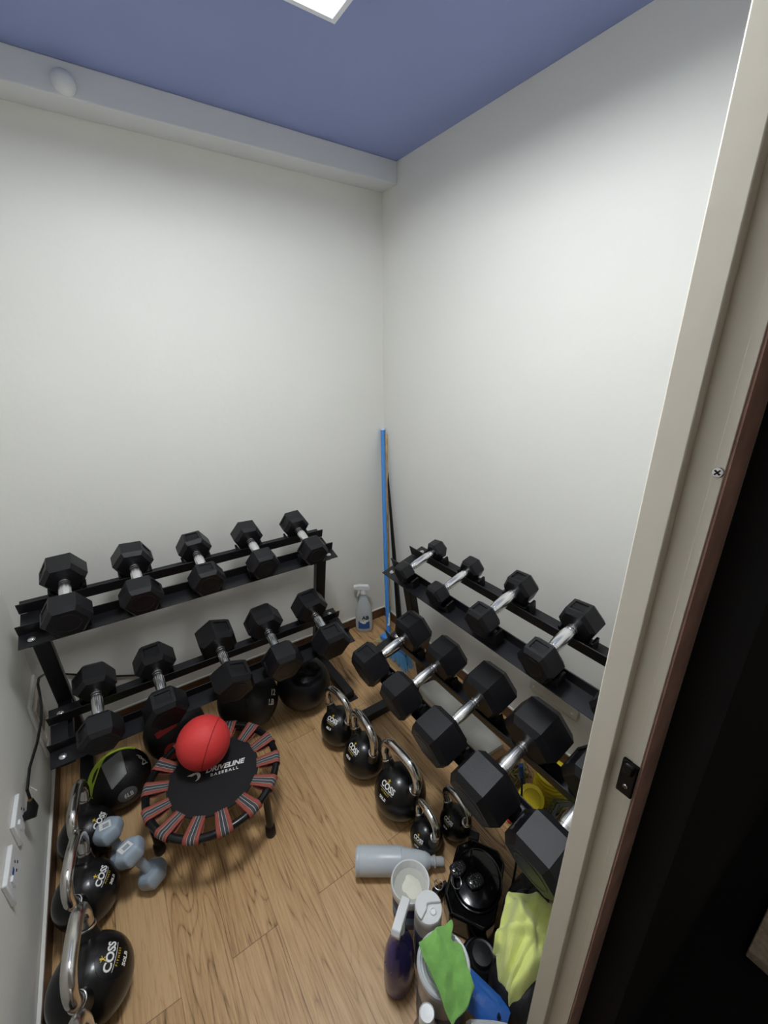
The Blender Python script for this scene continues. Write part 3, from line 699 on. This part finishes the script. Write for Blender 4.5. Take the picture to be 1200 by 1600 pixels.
# lying grey bottle: base at left, mouth at right
p0 = Vector((-.919, -1.162, .043)); p1 = Vector((-.646, -1.349, .036)); d = (p1-p0)
t = empty('plastic_bottle', 'grey translucent plastic bottle lying on its side on the floor', 'bottle', p0, rot=d.to_track_quat('Z', 'Y').to_euler())
pf = [(.0001, .002), (.036, 0), (.0405, .004), (.0415, .012), (.0405, .014), (.0415, .016), (.0415, .150), (.0395, .152), (.0395, .155)]
z = .155
for k in range(9): pf += [(.038-.0012*k, z), (.0365-.0012*k, z+.005)]; z += .009
pf += [(.022, z+.004), (.018, z+.01)]
MB().lathe(pf, 40).build('bottle', mat('grey_translucent', srgb(208, 216, 222), .3, trans=.08), t, smooth=35)
pf = [(.014, z+.008), (.0145, z+.02), (.0175, z+.022), (.0175, z+.027), (.0135, z+.029), (.0135, z+.05), (.011, z+.055)]
MB().lathe(pf, 24).build('threaded_neck', clear, t, smooth=35)
# open tub with white rim
t = empty('wipes_tub', 'open white tub with blue label between the lying bottle and the capped bottle', 'tub', (-.846, -1.359, 0))
b = MB().lathe([(.046, 0), (.050, .004), (.051, .13), (.051, .135)], 44); bd = b.build('tub_body', mat('tub_side', srgb(190, 190, 180), .4), t)
b = MB().lathe([(.0515, .03), (.0518, .032), (.0518, .118), (.0515, .12)], 44, caps=False); lb = b.build('label', navy, bd)
MB().lathe([(.0521, .055), (.0523, .056), (.0523, .085), (.0521, .086)], 44, caps=False).build('label_band', mat('sky_band', srgb(90, 140, 190), .4), lb)
b = MB().lathe([(.054, .132), (.0575, .138), (.0580, .158), (.0560, .164), (.0530, .162), (.0500, .150), (.046, .095), (.0001, .090)], 48, caps=False); b.build('rim', mat('milky_rim', srgb(238, 240, 242), .35), t)
b = MB(); N_ = 24; vs = []
for j in range(9):
    for i in range(N_):
        rr = .0485*j/8; a = 2*pi*i/N_; xx, yy = rr*cos(a), rr*sin(a)
        vs.append((xx, yy, .122+.022*max(0, 1-((xx-.004)**2+(yy+.004)**2)/.0020)+.006*noise.noise((xx*40, yy*40, 0))))
b.add(vs, [(j*N_+i, j*N_+(i+1) % N_, (j+1)*N_+(i+1) % N_, (j+1)*N_+i) for j in range(8) for i in range(N_)])
o = b.build('wet_wipe', mat('cream_wipe', srgb(236, 233, 218), .7), smooth=60, loc=(-.846, -1.359, 0)); tag(o, 'cream wet wipe bunched up inside the open white tub', 'wipe')
# flip-cap bottle
t = empty('capped_bottle', 'tall bottle with round white flip cap behind the green cloth', 'bottle', (-.868, -1.463, 0))
MB().lathe([(.032, 0), (.036, .004), (.0365, .20), (.0355, .208)], 40).build('bottle', mat('grey_white_body', srgb(196, 198, 196), .4), t)
b = MB().lathe([(.0366, .03), (.0369, .031), (.0369, .165), (.0366, .166)], 40, caps=False).build('label', mat('dark_grey_label', srgb(84, 90, 110), .4), t)
b = MB()
b.lathe([(.0350, .206), (.0365, .208), (.0365, .232), (.035, .234), (.0001, .234)], 44)
cpm = b.build('flip_cap', whitep, t, smooth=40)
vs = [];
b = MB(); half = [( .0355*cos(a), .0355*sin(a)) for a in [radians(-20+220*i/24) for i in range(25)]]+[(-.008, -.002), (.0, .006), (.010, .002)]
b.prism(half, .2335, .242, lambda a, c, h: (a, c, h)); b.build('cap_lid', whitep, cpm, smooth=40, bevel=.002)
MB().lathe([(.009, .233), (.0085, .238), (.006, .239), (.005, .236), (.0001, .236)], 20, Matrix.Translation((.004, -.014, 0))).build('spout', mat('milky_rim', srgb(220, 224, 228), .35), cpm)
# lidded container under green cloth
t = empty('lidded_container', 'clear round container with ringed white lid under the green cloth', 'container', (-.912, -1.570, 0))
MB().lathe([(.056, 0), (.060, .004), (.0605, .228), (.060, .232), (.058, .230), (.0575, .01), (.0001, .008)], 48, caps=False).build('container_body', mat('hazy_plastic', srgb(200, 194, 188), .3, trans=.25), t)
MB().lathe([(.0612, .05), (.0614, .052), (.0614, .15), (.0612, .152)], 48, caps=False).build('label', mat('dark_grey_label', srgb(84, 90, 110), .4), t)
pf = [(.0625, .226), (.0635, .228), (.0635, .244), (.061, .248), (.056, .247), (.054, .242)]
for k in range(4): pf += [(.051-.006*k, .242), (.0495-.006*k, .2445), (.048-.006*k, .242)]
pf += [(.0001, .242)]
MB().lathe(pf, 56).build('lid', mat('milky_lid', srgb(206, 210, 214), .35), t, smooth=30)
# small bottle front, tip only
t = empty('narrow_bottle', 'narrow translucent bottle with round milky cap at the bottom edge', 'bottle', (-1.000, -1.613, 0))
MB().lathe([(.026, 0), (.030, .004), (.030, .17), (.022, .20), (.014, .215), (.0135, .225)], 32).build('bottle', mat('mauve_plastic', srgb(130, 112, 118), .3, trans=.3), t)
MB().lathe([(.0165, .220), (.0170, .222), (.0170, .258), (.0155, .261), (.0145, .258), (.0001, .257)], 32).build('cap', mat('milky_rim', srgb(220, 224, 228), .35), t, smooth=35)
# clear trigger head lower right
t = empty('spray_bottle', 'spray bottle with clear trigger head at the bottom edge near the blue packet', 'spray bottle', (-.900, -1.690, 0), radians(-38))
MB().lathe([(.026, 0), (.030, .004), (.030, .10), (.020, .13), (.014, .145), (.0135, .165)], 32).build('bottle', mat('grey_translucent', srgb(178, 186, 192), .3, trans=.2), t)
b = MB(); trigger(b, Matrix.Translation((0, 0, .17)), 1.1); b.build('trigger_head', clear, t, smooth=40, bevel=.002)
# ------------------------------------------------------------------ cloths
def cloth(name, quad, nu, nv, fn, m, thick, label, edge=None, sub=1):
    A, B, C_, D = [Vector(q) for q in quad]; vs = []; o0 = (A+B+C_+D)/4; o0.z = min(q[2] for q in quad)
    for i in range(nu+1):
        for j in range(nv+1):
            u, v = i/nu, j/nv
            if edge: u, v = edge(u, v)
            p = A*(1-u)*(1-v)+B*u*(1-v)+C_*u*v+D*(1-u)*v
            vs.append(p+fn(u, v)-o0)
    b = MB().add(vs, [(i*(nv+1)+j, (i+1)*(nv+1)+j, (i+1)*(nv+1)+j+1, i*(nv+1)+j+1) for i in range(nu) for j in range(nv)])
    o = b.build(name, m, smooth=180, loc=tuple(o0), solid=thick, sub=sub); return tag(o, label, 'cloth')
gm = mat('green_microfibre', srgb(126, 182, 92), .9, bump=.6, bscale=420, var=.22, vscale=22, sheen=.4)
def gfn(u, v):
    return Vector((.006*noise.noise((u*3, v*4, 1.3)), .006*noise.noise((u*3, v*4, 5.3)), .010*noise.noise((u*3.1, v*4.2, 9.1))+.006*sin(u*5+v*4)*v+.006*(1-(2*v-1)**2)))
def gedge(u, v):
    # pinch on the right side as in a folded rag
    if u > .5: u = u-.16*math.exp(-((v-.27)/.09)**2)*(u-.5)*2
    return u, v
cloth('cleaning_cloth', [(-.951, -1.520, .290), (-.852, -1.530, .284), (-.888, -1.650, .268), (-.970, -1.662, .258)], 26, 30, gfn, gm, .0045, 'green microfibre cloth draped over the ringed white lid', gedge)
ym = mat('lime_microfibre', srgb(240, 252, 150), .9, bump=.5, bscale=380, var=.06, vscale=18, sheen=.4)
def yfn(u, v):
    q = .030*noise.noise((u*2.6, v*2.6, 3.3))+.020*noise.noise((u*5, v*4, 7.7))-.012*abs(noise.noise((u*4.5, v*4.5, 1.7)))
    fold = .016*max(0, 1-abs((u*.8+v*.6-.72))/.10)+.014*max(0, 1-abs(u-.5*v-.18)/.08)+.016*max(0, 1-abs(v-.72+.3*u)/.07)
    return Vector((.014*noise.noise((u*4, v*4, 11)), .014*noise.noise((u*4, v*4, 21)), q+fold+.045*sin(pi*min(1, u))*sin(pi*v)-.05*max(0, v-.85)/.15-.03*max(0, .12-u)/.12))
def yedge(u, v):
    return u, v
o = cloth('towel', [(-.765, -1.600, .185), (-.640, -1.545, .20), (-.520, -1.680, .20), (-.800, -1.700, .150)], 34, 34, yfn, ym, .006, 'crumpled yellow-green microfibre cloth beside the door frame')
# its sewn tag
b = MB().box((0, 0, 0), (.026, .001, .030)); o = b.build('sewn_tag', mat('paper', srgb(222, 220, 214), .7), bpy.data.objects['towel'], smooth=0, loc=(-.745+.681, -1.615+1.631, .165-.150)); o.rotation_euler = (.9, .1, .5)
def lfn(u, v): return Vector((0, 0, .01*noise.noise((u*4, v*3, 2))+.02*sin(pi*u)))
cloth('folded_mat', [(-.47, -1.47, .10), (-.40, -1.46, .13), (-.38, -1.66, .10), (-.47, -1.66, .05)], 14, 14, lfn, mat('dull_green_fabric', srgb(142, 170, 88), .85, bump=.5, bscale=300, var=.12), .004, 'dull lime fabric showing below the cut-off lower dumbbell')
# ------------------------------------------------------------------ black glossy case, keys
t = empty('black_case', 'glossy black plastic case on the floor below the largest dumbbell', 'case', (-.652, -1.438, 0), radians(33))
pf_ = [(-.115, -.048), (-.085, -.072), (.080, -.080), (.112, -.055), (.115, .03), (.075, .075), (-.07, .080), (-.115, .05)]
b = MB().prism(pf_, .002, .085, lambda a, c, h: (a*(1.0), c*(1.0), h)); bd = b.build('case_body', glossb, t, bevel=.008, seg=3)
b = MB().tube([(.0+.085*cos(2*pi*i/48), -.005+.072*sin(2*pi*i/48), .088) for i in range(48)], .004, 8, True).build('lid_ring', glossb, bd)
b = MB().lathe([(.082, .084), (.078, .096), (.05, .103), (.0001, .105)], 48, Matrix.Translation((0, -.005, 0)), sy=.84).build('domed_lid', glossb, bd)
b = MB().box((.140, .03, .05), (.03, .035, .03)); b.build('side_tab', blackpl, t, bevel=.004)
def fob(label, loc, rz, tilt):
    f_ = empty('key_fob', label, 'key fob', loc, group='black key fobs', rot=(tilt, 0, rz))
    b = MB().prism([(-.020, -.016), (-.024, 0), (-.020, .016), (0, .020), (.024, .015), (.030, 0), (.024, -.015), (0, -.020)], 0, .013, lambda a, c, h: (a, c, h)); q = b.build('fob_body', mat('textured_black', srgb(22, 22, 24), .3, bump=1.0, bscale=200, det=1), f_, bevel=.004, seg=3)
    b = MB(); 
    for i in range(4):
        for j in range(3): b.tube([(-.004+i*.008+.003*cos(a_), -.009+j*.009+.003*sin(a_), .0135) for a_ in [2*pi*k/8 for k in range(8)]], .0006, 4, True)
    b.build('mesh_pattern', blackpl, q)
    MB().lathe([(.005, .0125), (.0048, .0145), (.003, .0150), (.0001, .0145)], 20, Matrix.Translation((-.012, 0, 0))).build('badge', chrome, f_)
fob('black key fob with chrome badge on the glossy case, nearer the lying bottle', (-.690, -1.396, .104), radians(-10), .05)
fob('black key fob with chrome badge on the glossy case, nearer the yellow cloth', (-.670, -1.450, .104), radians(-15), .05)
o = MB().tube([(.017*cos(2*pi*i/32), .017*sin(2*pi*i/32), 0) for i in range(32)], .0013, 8, True).build('key_ring', chrome, loc=(-.715, -1.418, .110), rot=(.5, .2, 0)); tag(o, 'thin steel key ring lying on the glossy black case', 'key ring')
t = empty('keychain', 'small gold and steel keychain beside the glossy case', 'keychain', (-.745, -1.375, .06))
b = MB(); b.tube([(.014*cos(2*pi*i/24), .014*sin(2*pi*i/24), .0) for i in range(24)], .0014, 8, True); b.build('ring', chrome, t)
b = MB()
for k in range(5): b.tube([(0, 0, .001), (.012*cos(2*pi*k/5+.3), .012*sin(2*pi*k/5+.3), .002)], .0015, 6)
b.build('star_charm', mat('gold', srgb(190, 160, 100), .3, 1), t)
b = MB().prism([(-.02, -.014), (.03, -.010), (.034, .004), (-.018, .012)], -.055, -.012, lambda a, c, h: (a+.0, c, h)); b.build('leather_pouch', mat('black_leather', srgb(24, 22, 22), .5, bump=.5, bscale=150), t, bevel=.005)
# black round rubber wheel
t = empty('rubber_disc', 'round black rubber disc on the floor beside the green cloth', 'disc', (-.757, -1.566, 0))
MB().lathe([(.050, .0), (.056, .006), (.056, .030), (.050, .036), (.046, .036), (.044, .030)], 48, caps=False).build('tyre', rubber, t)
MB().lathe([(.050, .002), (.046, .034), (.042, .055), (.036, .060), (.030, .058), (.026, .070), (.0001, .072)], 48).build('hub', blackpl, t, smooth=30)
# black bag / strap
t = empty('gym_bag', 'dark nylon bag with white stitching under the yellow-green cloth', 'bag', (-.68, -1.665, 0))
nyl = mat('black_nylon', srgb(27, 27, 32), .5, bump=.5, bscale=150)
b = MB(); nu, nv = 28, 16; vs = []
for j in range(nv+1):
    for i in range(nu):
        th = pi*j/nv; ph = 2*pi*i/nu; ex = lambda v: math.copysign(abs(v)**.6, v)
        vs.append((.125*ex(cos(ph))*sin(th)**.7, .070*ex(sin(ph))*sin(th)**.7, .078-.076*ex(cos(th))+.006*noise.noise((cos(ph)*2, sin(ph)*2, th*2))))
b.add(vs, [(j*nu+i, j*nu+(i+1) % nu, (j+1)*nu+(i+1) % nu, (j+1)*nu+i) for j in range(nv) for i in range(nu)])
bd = b.build('bag_body', nyl, t, sub=1)
b = MB()
for k in range(9): b.box((-.118+.003*k, -.05+.008*k*.2, .10-.008*k), (.003, .007, .002), Matrix.Rotation(.8, 3, 'Y'))
b.build('white_stitching', mat('grey_thread', srgb(130, 130, 135), .7), bd, smooth=0)
o = MB().box((0, 0, 0), (.008, .006, .15), Euler((.45, -.55, 0)).to_matrix()).build('flat_rod', blackpl, bevel=.001, loc=(-.798, -1.652, .075)); tag(o, 'thin flat black rod leaning under the cloth tag', 'rod')
b = MB(); nu, nv = 28, 14; vs = []
for j in range(nv+1):
    for i in range(nu):
        th = pi*j/nv; ph = 2*pi*i/nu; ex = lambda v: math.copysign(abs(v)**.7, v)
        vs.append((.085*ex(cos(ph))*sin(th)**.7, .052*ex(sin(ph))*sin(th)**.7, .062-.060*ex(cos(th))+.012*noise.noise((cos(ph)*2, sin(ph)*2, th*2+5))))
b.add(vs, [(j*nu+i, j*nu+(i+1) % nu, (j+1)*nu+(i+1) % nu, (j+1)*nu+i) for j in range(nv) for i in range(nu)])
o = b.build('soft_pouch', nyl, sub=1, loc=(-.562, -1.560, 0), rot=(0, 0, radians(8))); tag(o, 'soft black fabric pouch between the glossy case and the yellow-green cloth', 'pouch')
# blue packet
b = MB(); vs = []
for i in range(11):
    for j in range(7):
        u, v = i/10-.5, j/6-.5; th = .012*(1-(2*u)**4)*(1-(2*v)**4)
        vs.append((u*.13, v*.07, th+.003*noise.noise((u*9, v*9, 0))))
n0 = len(vs); vs += [(x, y, -z*.6) for x, y, z in vs[:]]
fs = [(i*7+j, (i+1)*7+j, (i+1)*7+j+1, i*7+j+1) for i in range(10) for j in range(6)]; fs += [tuple(q+n0 for q in f_) for f_ in fs]
b.add(vs, fs); o = b.build('plastic_packet', mat('blue_film', srgb(48, 104, 190), .15, coat=.5, bump=.4, bscale=30), loc=(-.845, -1.640, .085), rot=(.1, .15, radians(-70)), smooth=60); tag(o, 'glossy blue plastic packet between the green cloth and the clear trigger', 'packet')
o.location = (-.842, -1.638, .12)
# ------------------------------------------------------------------ clutter under the right rack
t = empty('plastic_package', 'long clear plastic package lying on the floor under the right rack', 'package', (-.235, -.93, 0), radians(-2))
cl = mat('cloudy_wrap', srgb(232, 232, 226), .25, trans=.12, bump=1.0, bscale=18, coat=.3)
b = MB(); nu, nv = 24, 6; vs = []
for i in range(nu+1):
    for j in range(16):
        a = 2*pi*j/16; ex = lambda v: math.copysign(abs(v)**.5, v); y = -.225+.45*i/nu
        k = 1-.15*(abs(2*i/nu-1)**6); n_ = noise.noise((a, i*.35, 0))*.006
        vs.append(((.062*k+n_)*ex(cos(a)), y, .043+(.038*k+n_)*ex(sin(a))))
fs = [(i*16+j, i*16+(j+1) % 16, (i+1)*16+(j+1) % 16, (i+1)*16+j) for i in range(nu) for j in range(16)]+[tuple(range(16)), tuple(range(nu*16, nu*16+16))]
b.add(vs, fs); b.build('wrap', cl, t, smooth=60)
MB().box((0, -.238, .03), (.10, .03, .05)).build('cardboard_end', mat('cardboard', srgb(150, 118, 86), .8, var=.15), t, bevel=.003)
yel = mat('yellow_plastic', srgb(240, 216, 48), .4)
t = empty('disc_cone_stack', 'stack of yellow disc cones on the floor under the right rack', 'disc cones', (-.190, -1.382, 0))
for k in range(8):
    z = .004+.0185*k; pf = [(.030, .002), (.034, .0), (.058, .001), (.0625, .006), (.0625, .012), (.058, .0165), (.040, .0175), (.034, .015), (.030, .008)]
    MB().lathe([(a, q+z) for a, q in pf], 40, caps=False).build('disc_cone', yel, t, smooth=50)
t = MB().lathe([(.040, 0), (.046, .006), (.044, .016), (.032, .020), (.030, .014), (.0001, .012)], 36).build('yellow_ring_dish', yel, loc=(-.325, -1.388, .12), rot=(.5, -.5, 0)); tag(t, 'single yellow round dish leaning in front of the yellow disc cones', 'dish')
o = MB().box((0, 0, 0), (.05, .11, .10), Matrix.Rotation(.3, 3, 'Z')).build('storage_box', mat('dark_box', srgb(30, 30, 33), .5), bevel=.006, loc=(-.335, -1.405, .0525)); tag(o, 'small dark box under the front edge of the right rack', 'box')
t = empty('cable_bundle', 'bundle of thin grey cables beside the yellow cones', 'cables', (-.245, -1.478, 0))
b = MB()
for k in range(8):
    random.seed(k+40); o_ = random.uniform(-.02, .02)
    b.tube([(-.075+o_*.6, .02+o_, .03), (-.045+o_*.3, .028+o_, .075+o_*.3), (.0, .03+o_*1.2, .10+o_*.3), (.05, .005+o_, .085), (.08, -.02+o_, .02)], .0024, 7)
b.build('strands', mat('grey_cable', srgb(104, 112, 112), .5), t)
b = MB().box((-.02, -.05, .05), (.16, .09, .098)); b.build('black_pouch', nyl, t, bevel=.012, seg=3)
o = MB().tube([(0, 0, 0), (-.012, .010, .06), (-.02, .016, .12)], .009, 10).build('blue_strap', mat('blue_strap', srgb(36, 86, 160), .6), loc=(-.235, -1.305, .01)); tag(o, 'dark blue strap beside the yellow disc cones', 'strap')
b = MB()
for k in range(12):
    random.seed(k+90); p = [Vector((random.uniform(-.05, .05), random.uniform(-.05, .05), random.uniform(.004, .06))) for _ in range(5)]; b.tube(p, .0035, 6)
o = b.build('rope_tangle', mat('olive_rope', srgb(150, 146, 100), .8), loc=(-.215, -1.245, 0)); tag(o, 'tangle of olive and grey rope between package and yellow cones', 'rope')
pts = [(-.447, -1.416, .345), (-.458, -1.430, .31), (-.478, -1.448, .24), (-.505, -1.472, .18), (-.545, -1.500, .125), (-.575, -1.516, .085), (-.60, -1.53, .02), (-.64, -1.55, .006), (-.68, -1.52, .005)]
o = MB().tube([Vector(p)-Vector(pts[-1]) for p in pts], .0035, 10).build('power_cord', blackpl, loc=pts[-1]); tag(o, 'black cord hanging from the right rack down beside the glossy case', 'cord')
o = MB().sphere((0, 0, 0), .012, 16, 10, (1.5, 1, .8)).build('red_cap', mat('red_plastic', srgb(200, 50, 36), .4), loc=(-.372, -1.352, .011)); tag(o, 'tiny red plastic cap on the floor under the right rack', 'cap')
# ------------------------------------------------------------------ wall fittings
t = empty('access_panel', 'cream painted square access panel low on the right wall', 'panel', (0, -1.237, .316))
MB().box((-.008, 0, 0), (.016, .22, .12)).build('cover', mat('panel_paint', srgb(206, 202, 192), .5), t, bevel=.003)
for y, z in ((.085, .05), (-.085, .05), (.085, -.05), (-.085, -.05)): MB().lathe([(.005, 0), (.004, .002), (.0001, .0025)], 14, Matrix.Translation((-.016, y*1.05, z*.8)) @ Matrix.Rotation(-pi/2, 4, 'Y')).build('screw', wallm, t)
t = empty('wall_vent', 'pale square framed vent low on the left wall behind the rack post', 'vent', (-W, -.12, .27))
b = MB()
for (y, z, dy, dzz) in ((0, .115, .21, .024), (0, -.115, .21, .024), (.095, 0, .024, .21), (-.095, 0, .024, .21)): b.box((.005, y, z), (.010, dy, dzz))
b.build('frame', whitet, t, bevel=.002)
b = MB()
for (y, z, dy, dzz) in ((0, .075, .15, .012), (0, -.075, .15, .012), (.07, 0, .012, .15), (-.07, 0, .012, .15)): b.box((.006, y, z), (.014, dy, dzz))
b.build('inner_frame', jambm, t, bevel=.002)
MB().box((.001, 0, 0), (.004, .17, .20)).build('grille', mat('shadow_grey', srgb(150, 142, 130), .6), t, smooth=0)
def outlet(label, y, z, mark):
    t = empty('wall_socket', label, 'socket', (-W, y, z))
    pl = MB().box((.006, 0, 0), (.012, .115, .078)).build('face_plate', whitep, t, bevel=.003)
    b = MB()
    for k in (-1, 0, 1): b.box((.0125, .025+k*.012*(1 if k else 0), -.008 if k else .01), (.0015, .006, .004))
    b.build('pin_holes', blackpl, pl, smooth=0)
    MB().box((.014, -.030, .010), (.006, .016, .022)).build('rocker_switch', whitep, pl, bevel=.001)
    if mark: MB().box((.0125, -.004, .012), (.0008, .018, .010)).build('blue_mark', bluelab, pl, smooth=0)
    return t
outlet('white wall socket on the left wall with a black plug in it', -.672, .352, False)
outlet('white wall socket on the left wall with a blue mark and no plug', -.838, .350, True)
t = empty('plug_cable', 'black power cable with plug running from the left wall socket behind the rack', 'cable', (-W, -.65, .34))
def rel(p): return Vector(p)-Vector((-W, -.65, .34))
MB().tube([rel((-W+.014, -.655, .335)), rel((-W+.03, -.655, .335)), rel((-W+.036, -.650, .350)), rel((-W+.036, -.645, .375))], [.012, .017, .014, .008], 14).build('plug', rubber, t)
P = [(-W+.036, -.645, .372), (-1.720, -.640, .412), (-1.720, -.558, .415), (-1.712, -.435, .40), (-1.700, -.363, .425), (-1.700, -.300, .435), (-1.700, -.266, .465), (-1.700, -.245, .495), (-1.700, -.205, .492), (-1.700, -.130, .452), (-1.700, -.036, .398), (-1.66, -.012, .351), (-1.52, -.010, .265), (-1.41, -.010, .215), (-1.3, -.012, .17)]
MB().tube([rel(p) for p in P], .0042, 8).build('cord', blackpl, t)
MB().box(rel((-W+.040, -.628, .385)), (.001, .024, .034), Euler((.5, .2, .9)).to_matrix()).build('paper_tag', mat('paper', srgb(222, 220, 214), .7), t, smooth=0)
MB().lathe([(.006, 0), (.006, .006)], 12, Matrix.Translation(rel((-W+.036, -.645, .376)))).build('brass_ring', mat('gold', srgb(190, 160, 100), .3, 1), t)
# ------------------------------------------------------------------ hall
o = MB().box((0, 0, 0), (.30, .30, .03)).build('foam_tile', mat('grey_foam', srgb(222, 208, 188), .9, bump=.8, bscale=300, var=.2, vscale=60), bevel=.003, loc=(.03, -2.125, .015)); tag(o, 'grey foam tile on the dark hall floor at the lower right edge', 'foam tile')
